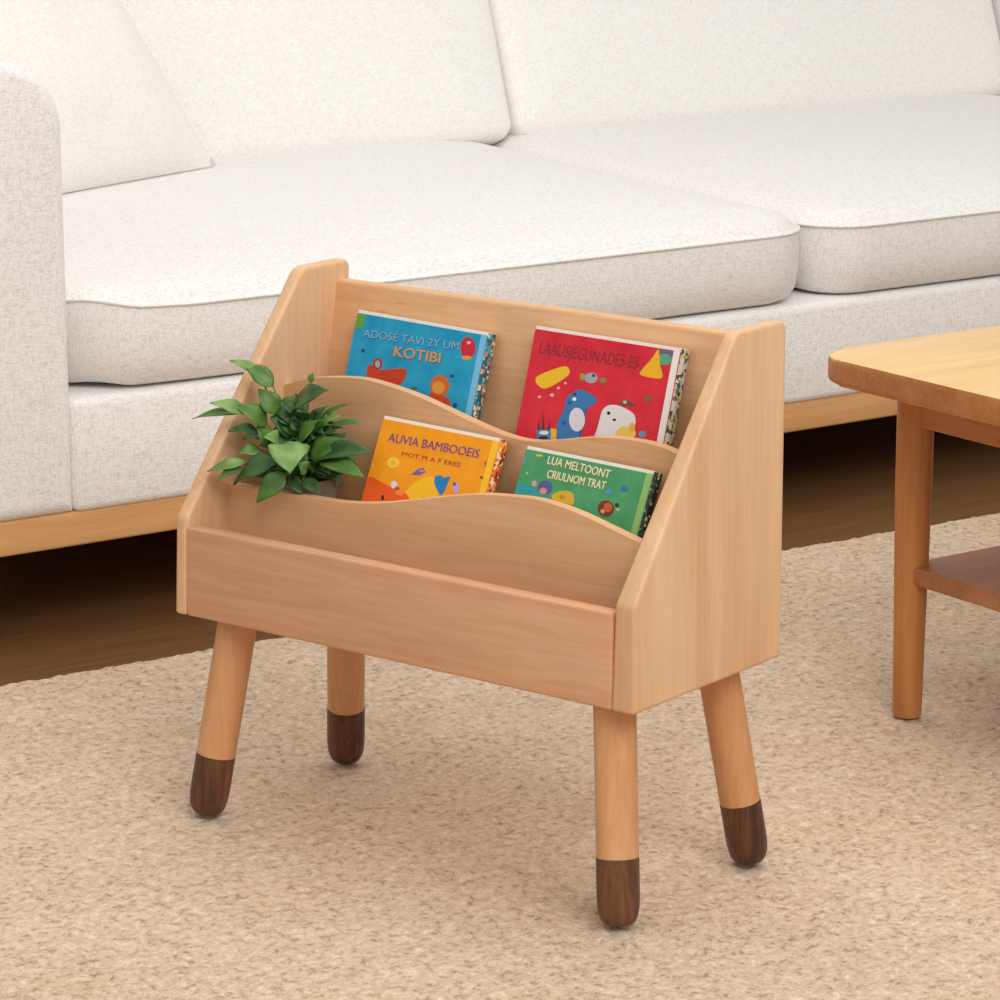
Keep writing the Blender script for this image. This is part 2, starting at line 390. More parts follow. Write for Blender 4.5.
BOOKDATA={
 'blue':dict(w=0.1810,h=0.1620,u=-0.5281,v=0.0046,y0=0.168,z0=0.15,tilt=17,rho=-1.45,
  ill=[
   ('p',(95, 160, 60),[(0.0, 0.1609), (0.0121, 0.1608), (0.0117, 0.1436), (-0.0012, 0.1414)]),
   ('e',(200, 40, 50),(0.1586, 0.1425),(0.01, 0.0014),(-0.0029, 0.0113)),
   ('e',(235, 150, 60),(0.1594, 0.1318),(0.0068, 0.001),(-0.0005, 0.0021)),
   ('e',(240, 190, 190),(0.1583, 0.1479),(0.0026, 0.0004),(-0.0004, 0.0017)),
   ('p',(200, 62, 32),[(0.0294, 0.1034), (0.0359, 0.1055), (0.0454, 0.102), (0.0819, 0.1078), (0.0756, 0.0889), (0.0347, 0.0883)]),
   ('e',(185, 50, 35),(0.0418, 0.1081),(0.0066, 0.001),(-0.0016, 0.006)),
   ('e',(150, 175, 185),(0.0419, 0.1077),(0.0033, 0.0005),(-0.001, 0.0038)),
   ('e',(215, 100, 35),(0.1319, 0.097),(0.0127, 0.0019),(-0.003, 0.0115)),
   ('e',(225, 150, 60),(0.1302, 0.095),(0.0085, 0.0013),(-0.0017, 0.0067)),
   ('p',(205, 70, 35),[(0.1194, 0.089), (0.1485, 0.0858), (0.1516, 0.0761), (0.1399, 0.0769), (0.1218, 0.0828)]),
   ('e',(25, 80, 120),(0.0181, 0.1191),(0.0028, 0.0004),(-0.0006, 0.0021)),
   ('e',(25, 80, 120),(0.1569, 0.0799),(0.0032, 0.0005),(-0.0006, 0.0025)),
   ('e',(70, 120, 60),(0.0978, 0.0896),(0.0048, 0.0007),(-0.0004, 0.0017)),
   ('e',(40, 80, 60),(0.1451, 0.1098),(0.0026, 0.0004),(-0.0004, 0.0017)),
   ('p',(120, 190, 225),[(0.1775, 0.1621), (0.1851, 0.1621), (0.1871, 0.0712), (0.1768, 0.0713)]),
  ],
  text=[
   ('ADOSÉ TAVI 2Y UM',(0.0143, 0.1338),(0.1466, 0.1382),0.0107,(128, 172, 200)),
   ('KOTIBI',(0.0616, 0.1192),(0.1253, 0.1208),0.0110,(235, 150, 60)),
  ]),
 'red':dict(w=0.1800,h=0.1739,u=-0.2841,v=0.0022,y0=0.168,z0=0.15,tilt=16.5,rho=-0.7,
  ill=[
   ('p',(235, 190, 40),[(0.0125, 0.1195), (0.0205, 0.126), (0.0453, 0.1367), (0.0535, 0.1334), (0.0506, 0.1261), (0.0288, 0.1113), (0.0168, 0.1131)]),
   ('e',(150, 160, 50),(0.0711, 0.1293),(0.0033, 0.0004),(-0.0008, 0.0036)),
   ('e',(165, 165, 175),(0.0821, 0.1294),(0.0082, 0.0011),(-0.0012, 0.0054)),
   ('e',(110, 150, 70),(0.0974, 0.129),(0.0043, 0.0006),(-0.0006, 0.0025)),
   ('e',(60, 70, 80),(0.0846, 0.1323),(0.0022, 0.0003),(-0.0004, 0.0016)),
   ('e',(115, 95, 120),(0.1675, 0.164),(0.0111, 0.0015),(-0.0021, 0.0093)),
   ('e',(90, 165, 125),(0.1678, 0.1601),(0.0085, 0.0011),(-0.0013, 0.0057)),
   ('p',(235, 180, 35),[(0.1523, 0.1585), (0.1581, 0.1695), (0.1629, 0.1554), (0.1686, 0.141), (0.1426, 0.1408), (0.1442, 0.1483)]),
   ('e',(150, 90, 40),(0.1566, 0.1177),(0.0053, 0.0007),(-0.0007, 0.0031)),
   ('e',(90, 110, 60),(0.1583, 0.1202),(0.0024, 0.0003),(-0.0003, 0.0015)),
   ('p',(60, 120, 175),[(0.0557, 0.1041), (0.0626, 0.1108), (0.0714, 0.116), (0.0908, 0.1113), (0.0939, 0.1053), (0.0865, 0.0992), (0.0815, 0.0966), (0.0855, 0.0829), (0.0799, 0.0728), (0.0827, 0.0629), (0.0552, 0.0588), (0.0503, 0.0755), (0.0555, 0.0925)]),
   ('e',(215, 215, 220),(0.0743, 0.0847),(0.0099, 0.0014),(-0.0028, 0.0121)),
   ('e',(30, 60, 110),(0.0656, 0.1101),(0.0022, 0.0003),(-0.0004, 0.0016)),
   ('e',(240, 240, 245),(0.0662, 0.1051),(0.0025, 0.0003),(-0.0004, 0.0018)),
   ('e',(45, 90, 150),(0.0616, 0.1003),(0.0025, 0.0003),(-0.0005, 0.002)),
   ('e',(45, 90, 150),(0.0586, 0.079),(0.0028, 0.0004),(-0.0005, 0.0022)),
   ('p',(225, 222, 220),[(0.1034, 0.0659), (0.102, 0.0807), (0.1042, 0.0994), (0.1145, 0.1059), (0.1286, 0.1051), (0.1429, 0.1003), (0.1471, 0.0918), (0.1459, 0.0802), (0.1481, 0.0702)]),
   ('e',(30, 30, 35),(0.1121, 0.0968),(0.0022, 0.0003),(-0.0004, 0.0018)),
   ('e',(30, 30, 35),(0.1206, 0.0911),(0.0022, 0.0003),(-0.0003, 0.0013)),
   ('e',(230, 200, 90),(0.1377, 0.0794),(0.0123, 0.0018),(-0.0016, 0.0071)),
   ('e',(225, 180, 60),(0.1438, 0.0867),(0.0037, 0.0005),(-0.0011, 0.0049)),
   ('e',(120, 80, 60),(0.1302, 0.1099),(0.007, 0.001),(-0.0007, 0.0029)),
   ('e',(200, 190, 180),(0.1295, 0.1107),(0.0024, 0.0003),(-0.0004, 0.0016)),
   ('p',(110, 70, 55),[(0.1355, 0.1111), (0.1446, 0.1101), (0.1369, 0.1072)]),
   ('p',(70, 130, 180),[(0.0256, 0.0668), (0.0442, 0.0695), (0.0472, 0.0565), (0.0301, 0.0535)]),
   ('e',(225, 225, 225),(0.036, 0.0653),(0.0061, 0.0009),(-0.0005, 0.002)),
   ('e',(40, 50, 60),(0.0366, 0.06),(0.0061, 0.0009),(-0.0004, 0.0018)),
   ('p',(235, 180, 50),[(0.0438, 0.0711), (0.0512, 0.0714), (0.0538, 0.0575), (0.0472, 0.0565)]),
   ('p',(60, 60, 70),[(0.027, 0.067), (0.0303, 0.0675), (0.0262, 0.0778)]),
   ('p',(60, 60, 70),[(0.0325, 0.0678), (0.0359, 0.0683), (0.0297, 0.0876)]),
   ('p',(60, 60, 70),[(0.0392, 0.0688), (0.0425, 0.0693), (0.0412, 0.08)]),
   ('e',(120, 140, 180),(0.1582, 0.0815),(0.0048, 0.0007),(-0.0008, 0.0035)),
   ('e',(235, 170, 170),(0.0219, 0.1012),(0.0022, 0.0003),(-0.0003, 0.0014)),
   ('e',(235, 170, 170),(0.0374, 0.1052),(0.0028, 0.0004),(-0.0004, 0.0018)),
   ('e',(240, 190, 190),(0.0438, 0.1136),(0.0019, 0.0003),(-0.0003, 0.0014)),
   ('e',(240, 170, 170),(0.0515, 0.1197),(0.0019, 0.0003),(-0.0003, 0.0013)),
   ('p',(232, 230, 225),[(0.1787, 0.1747), (0.1847, 0.1748), (0.188, 0.0732), (0.1815, 0.0731)]),
  ],
  text=[
   ('LAAUSJEGUNADES-ES',(0.011, 0.1457),(0.1373, 0.1456),0.0127,(150, 35, 50)),
  ]),
 'yellow':dict(w=0.1490,h=0.1419,u=-0.4232,v=0.0034,y0=0.078,z0=0.085,tilt=23,rho=-1.3,
  ill=[
   ('p',(245, 190, 30),[(0.0563, 0.0571), (0.056, 0.0701), (0.0692, 0.0832), (0.0865, 0.0882), (0.0989, 0.0687), (0.0995, 0.0654)]),
   ('p',(235, 95, 30),[(0.0009, 0.0449), (0.0015, 0.074), (0.0181, 0.0724), (0.03, 0.07), (0.0561, 0.0657), (0.0584, 0.0549)]),
   ('e',(248, 205, 70),(0.0284, 0.0949),(0.0078, 0.0013),(-0.0019, 0.0056)),
   ('e',(240, 180, 50),(0.0285, 0.0947),(0.0036, 0.0006),(-0.0008, 0.0025)),
   ('p',(125, 95, 150),[(0.0559, 0.0864), (0.0619, 0.0928), (0.0689, 0.0961), (0.0743, 0.0922), (0.0666, 0.0871)]),
   ('e',(170, 140, 180),(0.0683, 0.0925),(0.0031, 0.0005),(-0.0006, 0.0016)),
   ('p',(30, 130, 190),[(0.0876, 0.0888), (0.0933, 0.092), (0.0992, 0.0904), (0.1066, 0.0924), (0.1052, 0.0806), (0.1014, 0.0718), (0.0905, 0.0803)]),
   ('e',(190, 170, 200),(0.118, 0.0823),(0.0043, 0.0007),(-0.002, 0.0061)),
   ('e',(120, 90, 140),(0.1146, 0.086),(0.0023, 0.0004),(-0.0007, 0.002)),
   ('e',(225, 215, 225),(0.0375, 0.0722),(0.0042, 0.0007),(-0.0014, 0.0041)),
   ('e',(200, 80, 70),(0.0427, 0.0689),(0.0036, 0.0006),(-0.0007, 0.0021)),
   ('e',(40, 30, 30),(0.0271, 0.0564),(0.0018, 0.0003),(-0.001, 0.0029)),
   ('e',(40, 30, 30),(0.0814, 0.0647),(0.0028, 0.0005),(-0.0004, 0.0012)),
   ('e',(245, 140, 60),(0.048, 0.0655),(0.0062, 0.0011),(-0.001, 0.0029)),
   ('e',(150, 80, 30),(0.1466, 0.0983),(0.002, 0.0003),(-0.0005, 0.0016)),
   ('e',(190, 110, 40),(0.1469, 0.1133),(0.0015, 0.0002),(-0.0009, 0.0028)),
   ('p',(250, 200, 40),[(0.1476, 0.14), (0.157, 0.1402), (0.1593, 0.0823), (0.1488, 0.0805)]),
  ],
  text=[
   ('AUVIA BAMBOOEIS',(0.0138, 0.1159),(0.1361, 0.1173),0.0092,(135, 70, 110)),
   ('MOT M A F ERES',(0.0371, 0.1039),(0.116, 0.1044),0.0046,(150, 80, 40)),
  ]),
 'green':dict(w=0.1470,h=0.1353,u=-0.2310,v=0.0036,y0=0.078,z0=0.085,tilt=23,rho=-1.4,
  ill=[
   ('p',(50, 155, 160),[(0.0001, 0.0837), (0.0019, 0.0968), (0.0153, 0.0958), (0.0254, 0.0932), (0.0459, 0.0869), (0.0378, 0.0835)]),
   ('e',(85, 95, 145),(0.0358, 0.0969),(0.0092, 0.0016),(-0.0023, 0.0072)),
   ('e',(225, 140, 135),(0.0346, 0.0932),(0.0044, 0.0008),(-0.0011, 0.0032)),
   ('e',(210, 160, 160),(0.0213, 0.0988),(0.0031, 0.0005),(-0.0009, 0.0029)),
   ('p',(225, 175, 45),[(0.0481, 0.0872), (0.0486, 0.093), (0.0586, 0.0974), (0.0706, 0.0972), (0.0754, 0.0863), (0.0624, 0.0856)]),
   ('e',(200, 140, 50),(0.0595, 0.0911),(0.0035, 0.0006),(-0.0008, 0.0025)),
   ('e',(110, 60, 35),(0.1154, 0.0886),(0.0098, 0.0017),(-0.0026, 0.0082)),
   ('e',(205, 90, 50),(0.1175, 0.0903),(0.0051, 0.0009),(-0.0015, 0.0046)),
   ('e',(215, 160, 90),(0.1124, 0.0853),(0.0026, 0.0004),(-0.0007, 0.0021)),
   ('e',(40, 60, 40),(0.1274, 0.0944),(0.0025, 0.0004),(-0.0007, 0.0021)),
   ('e',(195, 180, 90),(0.1299, 0.0902),(0.0025, 0.0004),(-0.0005, 0.0014)),
   ('e',(45, 110, 185),(0.1307, 0.112),(0.0042, 0.0007),(-0.001, 0.0032)),
   ('e',(50, 140, 100),(0.1307, 0.112),(0.0017, 0.0003),(-0.0005, 0.0014)),
   ('e',(90, 140, 210),(0.1138, 0.1061),(0.0038, 0.0007),(-0.0009, 0.0028)),
   ('p',(220, 190, 60),[(0.0138, 0.1286), (0.0224, 0.1292), (0.0226, 0.1273), (0.0154, 0.1265)]),
   ('e',(90, 150, 200),(0.002, 0.1184),(0.0015, 0.0003),(-0.0008, 0.0025)),
   ('e',(200, 170, 140),(0.0091, 0.1076),(0.0015, 0.0003),(-0.0004, 0.0013)),
   ('p',(140, 190, 110),[(0.1527, 0.1351), (0.1593, 0.1351), (0.1614, 0.0698), (0.1498, 0.0742)]),
  ],
  text=[
   ('LUA MELTOONT',(0.0306, 0.1213),(0.1096, 0.1192),0.0083,(240, 225, 185)),
   ('CRIULNOM TRAT',(0.0342, 0.1072),(0.1081, 0.107),0.0083,(240, 225, 185)),
  ]),
}

# ================================================================ SETTING (x along the sofa, y towards the wall, z up)
bm = bmesh.new(); box(bm, -7, 9, -3.6, 3.0, -.06, 0); structure(obj('floor', bm, M['floor'], smooth=False))
bm = bmesh.new(); box(bm, -7, 9, 3.0, 3.1, -.06, 2.9); structure(obj('wall_back', bm, M['wall'], smooth=False))
bm = bmesh.new(); box(bm, -7, 9, 2.98, 3.0, 0, .09, .003); structure(obj('baseboard_back', bm, M['wall']))

RT = .012                                                            # mean height of the rug pile
def make_rug():
    x0, x1, y0, y1 = -1.25, 2.45, -1.25, 1.122
    step = .0065; nx = int((x1-x0)/step); ny = int((y1-y0)/step)
    bm = bmesh.new(); rows = []
    for j in range(ny+1):
        row = []
        for i in range(nx+1):
            x = x0+(x1-x0)*i/nx; y = y0+(y1-y0)*j/ny
            e = min(i, nx-i, j, ny-j)
            h = noise.noise(Vector((x*82, y*82, 0)))*.55+noise.noise(Vector((x*38, y*38, 3)))*.35
            z = RT-.0022+h*.0060
            if e < 3: z *= (.25, .75, .93)[e]
            yo = y-.028*(x-.7)                                       # the rug lies a little askew to the sofa
            if e == 0: x += noise.noise(Vector((x*160, y*160, 7)))*.008; yo += noise.noise(Vector((x*160, y*160, 11)))*.009
            x += noise.noise(Vector((x*140, y*140, 5)))*.0025; yo += noise.noise(Vector((x*140, y*140, 9)))*.0025
            row.append(bm.verts.new((x, yo, max(z, .001))))
        rows.append(row)
    for j in range(ny):
        for i in range(nx): bm.faces.new((rows[j][i], rows[j][i+1], rows[j+1][i+1], rows[j+1][i]))
    o = obj('area_rug', bm, M['rug']); 
    return tag(o, 'beige looped wool rug covering the floor in front of the sofa', 'rug')
make_rug()

# ================================================================ SOFA
SY = 1.273                                                           # front of the seat base
sofa = thing('sofa', 'cream linen sofa on a low oak plinth behind the bookshelf', 'sofa', Matrix.Translation((1.31, 1.85, 0)))
SI = Matrix.Translation((-1.31, -1.85, 0))
XL, XR = .068, 2.655
bm = bmesh.new(); box(bm, XL-.215, XR+.215, SY+.006, 2.80, .130, .176, .004); obj('plinth', bm, M['sofa_rail'], sofa, mw=SI)
for x in (XL-.13, XR+.13):
    for y in (SY+.12, 2.68):
        bm = bmesh.new(); box(bm, x-.03, x+.03, y-.03, y+.03, 0, .134, .004); obj('leg', bm, M['sofa_rail'], sofa, mw=SI)
bm = bmesh.new(); box(bm, XL-.002, XR+.002, SY, 2.78, .174, .324, .012); obj('seat_base', bm, M['linen'], sofa, mw=SI)
bm = bmesh.new(); box(bm, XL-.002, XR+.002, 2.665, 2.82, .178, .84, .05, 5); obj('backrest', bm, M['linen'], sofa, mw=SI)
def arm(xa, xb):
    bm = bmesh.new()
    pts = [(xa, .174), (xb, .174), (xb, .762), (xa, .762)]
    slab(bm, pts, (.002, .002, .092, .092), .020, 2.81-SY, lambda u, v, w: (u, SY+w, v), 4, 10)
    obj('armrest', bm, M['linen'], sofa, mw=SI)
arm(XL-.215, XL+.001); arm(XR+.002, XR+.215)
SKEW = .125
def seat(x0, x1, l, r):
    cx, cy = (x0+x1)/2, (SY-.004+2.44)/2; hx, hy = (x1-x0)/2, (2.44-SY+.004)/2
    def warp(p):
        t = (p.y+hy)/(2*hy); u = (p.x+hx)/(2*hx)
        lift = 0
        if l == 0:                                                   # the corner by the armrest is puffed up and rounded below
            q2 = (p.x+hx)**2+(p.y+hy)**2; k = min(1, max(0, (p.z-.325)/.09))
            lift = .020*k*math.exp(-q2/.075**2)+.050*(1-k)*math.exp(-q2/.055**2)
        return (p.x+SKEW*t*(l*(1-u)+r*u)+cx, p.y+cy, p.z+lift)
    prof = [(.06, .325), (.030, .3256), (.014, .332), (.004, .347), (0, .375), (-.001, .40), (0, .424), (.001, .431), (.006, .4345), (.010, .440), (.020, .4485), (.035, .4545)]
    prof += [(.05+.36*(i/14)**1.2, .4565+.017*(1-(1-i/14)**2)) for i in range(1, 15)]
    bm = bmesh.new(); cushion(bm, hx, hy, .095, prof, warp, .0022, x0)
    s = obj('seat_cushion', bm, M['linen'], sofa, mw=SI)
    pts = [warp(Vector((x, y, .4325))) for x, y in rrect(hx+.0005, hy+.0005, .095)]; pts.append(pts[0])
    bm = bmesh.new(); tube(bm, pts, .0022, 6); obj('piping', bm, M['linen'], s)
seat(XL+.004, 1.316, 0, 1); seat(1.320, XR-.004, 1, 0)
def back_cushion(x0, x1, lean=19):
    hx, hy = (x1-x0)/2, .29
    B = Matrix.Translation(((x0+x1)/2, 2.262, .457)) @ Matrix.Rotation(R(-lean), 4, 'X') @ Matrix.Translation((0, 0, hy)) @ Matrix.Rotation(R(90), 4, 'X')
    # cushion profile grows along local z = towards the room after the turn
    prof = [(.05, -.17), (.02, -.165), (.004, -.15), (0, -.13), (0, -.04), (.001, -.022), (.005, -.010), (.013, -.003), (.024, .001)]
    prof += [(.034+.22*(i/12)**1.2, .003+.016*(1-(1-i/12)**2)) for i in range(1, 13)]
    bm = bmesh.new(); cushion(bm, hx, hy, .032, prof, lambda p: B @ p, .003, x0*3)
    obj('back_cushion', bm, M['linen_light'], sofa, mw=SI)
back_cushion(XL+.004, 1.466); back_cushion(1.470, XR-.004)

def throw_pillow():
    e1 = Vector((math.cos(R(22)), math.sin(R(22)), 0)); per = Vector((-e1.y, e1.x, 0)); lam = R(20)
    e2 = Vector((0, 0, math.cos(lam)))+per*math.sin(lam); nn = e1.cross(e2)
    o0 = Vector((.785, 2.14, .475))                                  # lower right corner on the seat
    m4 = Matrix((e1, e2, nn)).transposed().to_4x4(); m4.translation = o0
    L, Hh, n = .54, .50, 30
    bm = bmesh.new(); tops = []; bots = []
    for j in range(n+1):
        ra, rb = [], []
        for i in range(n+1):
            u, v = i/n*2-1, j/n*2-1
            px = u-.035*u*(1-v*v)*1.0; py = v-.05*max(v, 0)*(1-u*u)
            k = (max(0, 1-abs(u)**2.2)*max(0, 1-abs(v)**2.2))**.62*.075
            q = Vector((u*2, v*2, 4)); k2 = noise.noise(q)*.010*(1-u*u)*(1-v*v)
            x = (px-1)/2*L-.41*(py+1)/2*Hh; y = (py+1)/2*Hh
            ra.append(bm.verts.new((x, y, k+k2))); edge = i in (0, n) or j in (0, n)
            rb.append(ra[-1] if edge else bm.verts.new((x, y, -k*.4)))
        tops.append(ra); bots.append(rb)
    for j in range(n):
        for i in range(n):
            bm.faces.new((tops[j][i], tops[j][i+1], tops[j+1][i+1], tops[j+1][i]))
            f = (bots[j][i], bots[j+1][i], bots[j+1][i+1], bots[j][i+1])
            bm.faces.new(f)
    o = obj('throw_pillow', bm, M['linen_light']); o.matrix_world = m4
    tag(o, 'pale square throw pillow leaning in the left corner of the sofa', 'pillow')
throw_pillow()

# ================================================================ COFFEE TABLE
TX, TY, TZ = .596, .452, .458
table = thing('coffee_table', 'honey oak coffee table with lower shelf at the right edge', 'table', Matrix.Translation((TX+.55, TY-.30, RT)))
TI = Matrix.Translation((-TX-.55, -TY+.30, -RT))
TW, TD = 1.10, .62
bm = bmesh.new()
pts = round_corners([(TX, TY), (TX+TW, TY), (TX+TW, TY-TD), (TX, TY-TD)], (.06,)*4, 8)
extrude_poly(bm, pts, .030, lambda u, v, w: (u, v, TZ-.030+w), .006, 4)
bm.faces.ensure_lookup_table(); bmesh.ops.recalc_face_normals(bm, faces=bm.faces)
for f in bm.faces:
    f.material_index = 0 if f.normal.z > .75 else 1
obj('table_top', bm, [M['oak_top'], M['oak_edge']], table, mw=TI)
LX, LY = .116, .062
def table_leg(x, y):
    bm = bmesh.new()
    lathe(bm, [(.0165, RT+.0015), (.0175, RT+.004), (.0187, RT+.10), (.0205, RT+.20), (.0218, RT+.28), (.0222, TZ-.030)], 28, Matrix.Translation((x, y, 0)))
    sx = -1 if x < TX+TW/2 else 1; sy = 1 if y > TY-TD/2 else -1
    for v in bm.verts: t = 1-(v.co.z-RT)/(TZ-RT); v.co.x -= sx*.001*t; v.co.y += sy*.001*t
    obj('leg', bm, M['oak_leg'], table, mw=TI)
for x in (TX+LX, TX+TW-LX):
    for y in (TY-LY, TY-TD+LY): table_leg(x, y)
for x in (TX+LX, TX+TW-LX):
    bm = bmesh.new(); s_ = -1 if x < TX+TW/2 else 1; box(bm, x+s_*.003-.007, x+s_*.003+.007, TY-TD+LY, TY-LY, TZ-.088, TZ-.0295, .002); obj('apron', bm, M['oak_y'], table, mw=TI)
for y in (TY-LY, TY-TD+LY):
    bm = bmesh.new(); box(bm, TX+LX, TX+TW-LX, y-.009, y+.009, TZ-.088, TZ-.0295, .002); obj('apron', bm, M['oak_edge'], table, mw=TI)
bm = bmesh.new(); box(bm, TX+LX-.010, TX+TW-LX+.010, TY-TD+LY-.012, TY-LY+.006, .179, .201, .003); obj('lower_shelf', bm, M['oak_shelf'], table, mw=TI)

# ================================================================ CHILDREN'S BOOKSHELF
SHM = Matrix.Translation((0, 0, RT)) @ Matrix.Rotation(R(-72.745), 4, 'Z')      # its own axes: x left to right, y front to back
LZ = .227                                                            # underside of the box above the rug
shelf = thing('bookshelf', 'low beech picture-book shelf with splayed dark-tipped legs on the rug', 'bookshelf', SHM @ Matrix.Translation((-.3, .13, 0)))
SB = Matrix.Translation((.3, -.13, LZ))
WD, DP, HT, TH = .60, .26, .351, .018
def side(xa, xb, ta, tb, ht, flat_y):
    """xa, xb: outer/inner face at the bottom; ta, tb: the same faces at the top, the boards lean and taper a hair"""
    bm = bmesh.new()
    th = xb-xa
    slab(bm, [(0, 0), (DP, 0), (DP, ht), (flat_y, ht), (0, .108)], (.004, .004, .011, .020, .014), .0050, th,
         lambda u, v, w: (xa+w+(ta-xa+(tb-xb-ta+xa)*w/th)*v/HT, u, v), 4, 7)
    obj('side_panel', bm, M['beech_z'], shelf, mw=SB)
side(-.6035, -.5865, -.588, -.571, HT+.005, .180); side(-.0245, .0040, -.0130, .0020, HT, .170)
bm = bmesh.new(); box(bm, -.5875, -.0235, .001, .019, 0, .0985, .0035); obj('front_panel', bm, M['beech_x2'], shelf, mw=SB)
bm = bmesh.new(); extrude_poly(bm, round_corners([(.198, .012), (.216, .012), (.2555, .335), (.2375, .335)], (0, 0, .005, .005), 4), .5730, lambda u, v, w: (-.5850+w, u, v)); obj('back_panel', bm, M['beech_x'], shelf, mw=SB)
FRONT = [(-.5870, .1355)] + FRONT_D + [(-.0170, .150)]
MID = [(-.5870, .227)] + MID_D + [(-.035, .215), (-.0170, .206)]
def smooth_curve(pts, n=72):
    """Catmull-Rom through the profile, resampled"""
    out = []
    P = [pts[0]]+pts+[pts[-1]]
    for i in range(1, len(P)-2):
        for j in range(5):
            t = j/5; a, b, c, d = P[i-1], P[i], P[i+1], P[i+2]
            out.append(tuple(.5*((2*b[k])+(-a[k]+c[k])*t+(2*a[k]-5*b[k]+4*c[k]-d[k])*t*t+(-a[k]+3*b[k]-3*c[k]+d[k])*t**3) for k in (0, 1)))
    out.append(pts[-1]); return out
def divider(curve, yf, th, zb):
    bm = bmesh.new(); c = smooth_curve(curve)
    out = c+[(-.0170, zb), (-.5870, zb)]
    a = [bm.verts.new((u, yf, v)) for u, v in out]; b = [bm.verts.new((u, yf+th, v)) for u, v in out]
    bm.faces.new(a); bm.faces.new(list(reversed(b))); k = len(out); es = []
    for i in range(k):
        bm.faces.new((a[i], b[i], b[(i+1) % k], a[(i+1) % k]))
        if i < len(c)-1: es += [bm.edges.get((a[i], a[i+1])), bm.edges.get((b[i], b[i+1]))]
    bmesh.ops.bevel(bm, geom=es, offset=.0042, segments=3, profile=.5, affect='EDGES')
    obj('divider', bm, M['beech_x'], shelf, mw=SB)
divider(FRONT, .062, .012, .008); divider(MID, .152, .012, .008)
for ya, yb, z in ((.018, .063, .012), (.073, .153, .079), (.163, .225, .1455)):
    bm = bmesh.new()
    if ya > .16: extrude_poly(bm, [(ya, z-.01), (.214, z-.01), (.2152, z), (ya, z)], WD-2*TH, lambda u, v, w: (-WD+TH+w, u, v))
    else: box(bm, -WD+TH, -TH, ya, yb, z-.01, z, 0)
    obj('compartment_floor', bm, M['beech_x'], shelf, smooth=False, mw=SB)
bm = bmesh.new(); box(bm, -WD+TH, -TH, .018, .212, .0005, .0022); obj('bottom_panel', bm, M['beech_x'], shelf, smooth=False, mw=SB)
SX_, SY_ = .0285, .0290
for gx, gy in ((1, 1), (1, -1), (-1, 1), (-1, -1)):
    fx = -.577 if gx > 0 else -.022; fy = .014 if gy > 0 else .249
    bot = Vector((fx, fy, -LZ)); top = Vector((fx+gx*SX_, fy+gy*SY_, 0)); d = (top-bot).normalized()
    m4 = Matrix((Vector((0, 1, 0)).cross(d).normalized(), d.cross(Vector((0, 1, 0)).cross(d).normalized()), d)).transposed().to_4x4(); m4.translation = bot
    Lg = (top-bot).length
    bm = bmesh.new(); lathe(bm, [(.0212, .066), (.0213, .10), (.0214, Lg*.6), (.0214, Lg-.003)], 36)
    bmesh.ops.transform(bm, matrix=m4, verts=bm.verts)
    lg = obj('leg', bm, M['beech_leg'], shelf, mw=SB)
    bm = bmesh.new(); lathe(bm, [(0, .0032), (.0105, .0032), (.0140, .0042), (.0172, .0075), (.0195, .0125), (.0208, .019), (.0215, .028), (.0216, .036), (.0216, 0.071), (.0, 0.071)], 36)
    bmesh.ops.transform(bm, matrix=m4, verts=bm.verts)
    fc = obj('foot_cap', bm, M['walnut'], lg); fc['label'] = 'dark walnut tip of the leg'

# ================================================================ BOOKS
matcache = {}
def ink(rgb, rough=.45):
    if rgb not in matcache: matcache[rgb] = flat('ink_%02x%02x%02x' % rgb, rgb, rough, .3, .0)
    return matcache[rgb]
def cover_mat(name, a, b, patch=None):
    m = NT(name, .5, .22)
    n = m.n('ShaderNodeTexNoise', Scale=28.0, Detail=4.0, Roughness=.6); m.l(m.coords(), n.inputs['Vector'])
    m.l(m.ramp(n.outputs['Fac'], [(.35, lin(a)), (.65, lin(b))]), m.b.inputs['Base Color'])
    return m.m
def spine_mat(name, base, cols, sc=330.0):
    m = NT(name, .45, .35)
    vo = m.n('ShaderNodeTexVoronoi', Scale=sc); m.l(m.coords((1, 1, .8)), vo.inputs['Vector'])
    sep = m.n('ShaderNodeSeparateColor'); m.l(vo.outputs['Color'], sep.inputs[0])
    stops = [(0, lin(base)), (.42, lin(base))]+[(.46+.5*i/len(cols), lin(c)) for i, c in enumerate(cols)]
    c = m.ramp(sep.outputs[0], stops); m.m.node_tree.nodes[-1].color_ramp.interpolation = 'CONSTANT'
    m.l(c, m.b.inputs['Base Color']); return m.m
BOOKSTYLE = {
 'blue': (cover_mat('cover_sky_blue', (24, 142, 186), (44, 164, 202)), spine_mat('spine_teal', (30, 92, 108), [(220, 110, 50), (225, 220, 200), (220, 180, 70), (60, 150, 170)]), (122, 190, 226), (42, 46, 44),
   'blue picture book, back row behind the yellow one, boat picture and orange lettering', .1810),
 'red': (cover_mat('cover_crimson', (202, 38, 56), (222, 52, 66)), spine_mat('spine_grey_pattern', (196, 196, 180), [(60, 70, 60), (190, 180, 70), (90, 110, 80), (70, 90, 110)]), (236, 233, 226), (60, 50, 40),
   'red picture book with a blue dinosaur, back row of the shelf', .1855),
 'yellow': (cover_mat('cover_amber', (240, 148, 20), (247, 164, 34)), spine_mat('spine_orange_stripe', (206, 96, 28), [(240, 200, 150), (130, 50, 20), (240, 150, 40)]), (250, 196, 40), (90, 44, 18),
   'yellow-orange picture book standing beside the potted plant', .1570),
 'green': (cover_mat('cover_leaf_green', (66, 146, 92), (86, 162, 108)), spine_mat('spine_black_green', (36, 44, 34), [(210, 205, 180), (70, 100, 60), (30, 36, 30)]), (146, 192, 112), (34, 40, 30),
   'green picture book with cream lettering, front row below the red one', .1605)}
BT = .0145
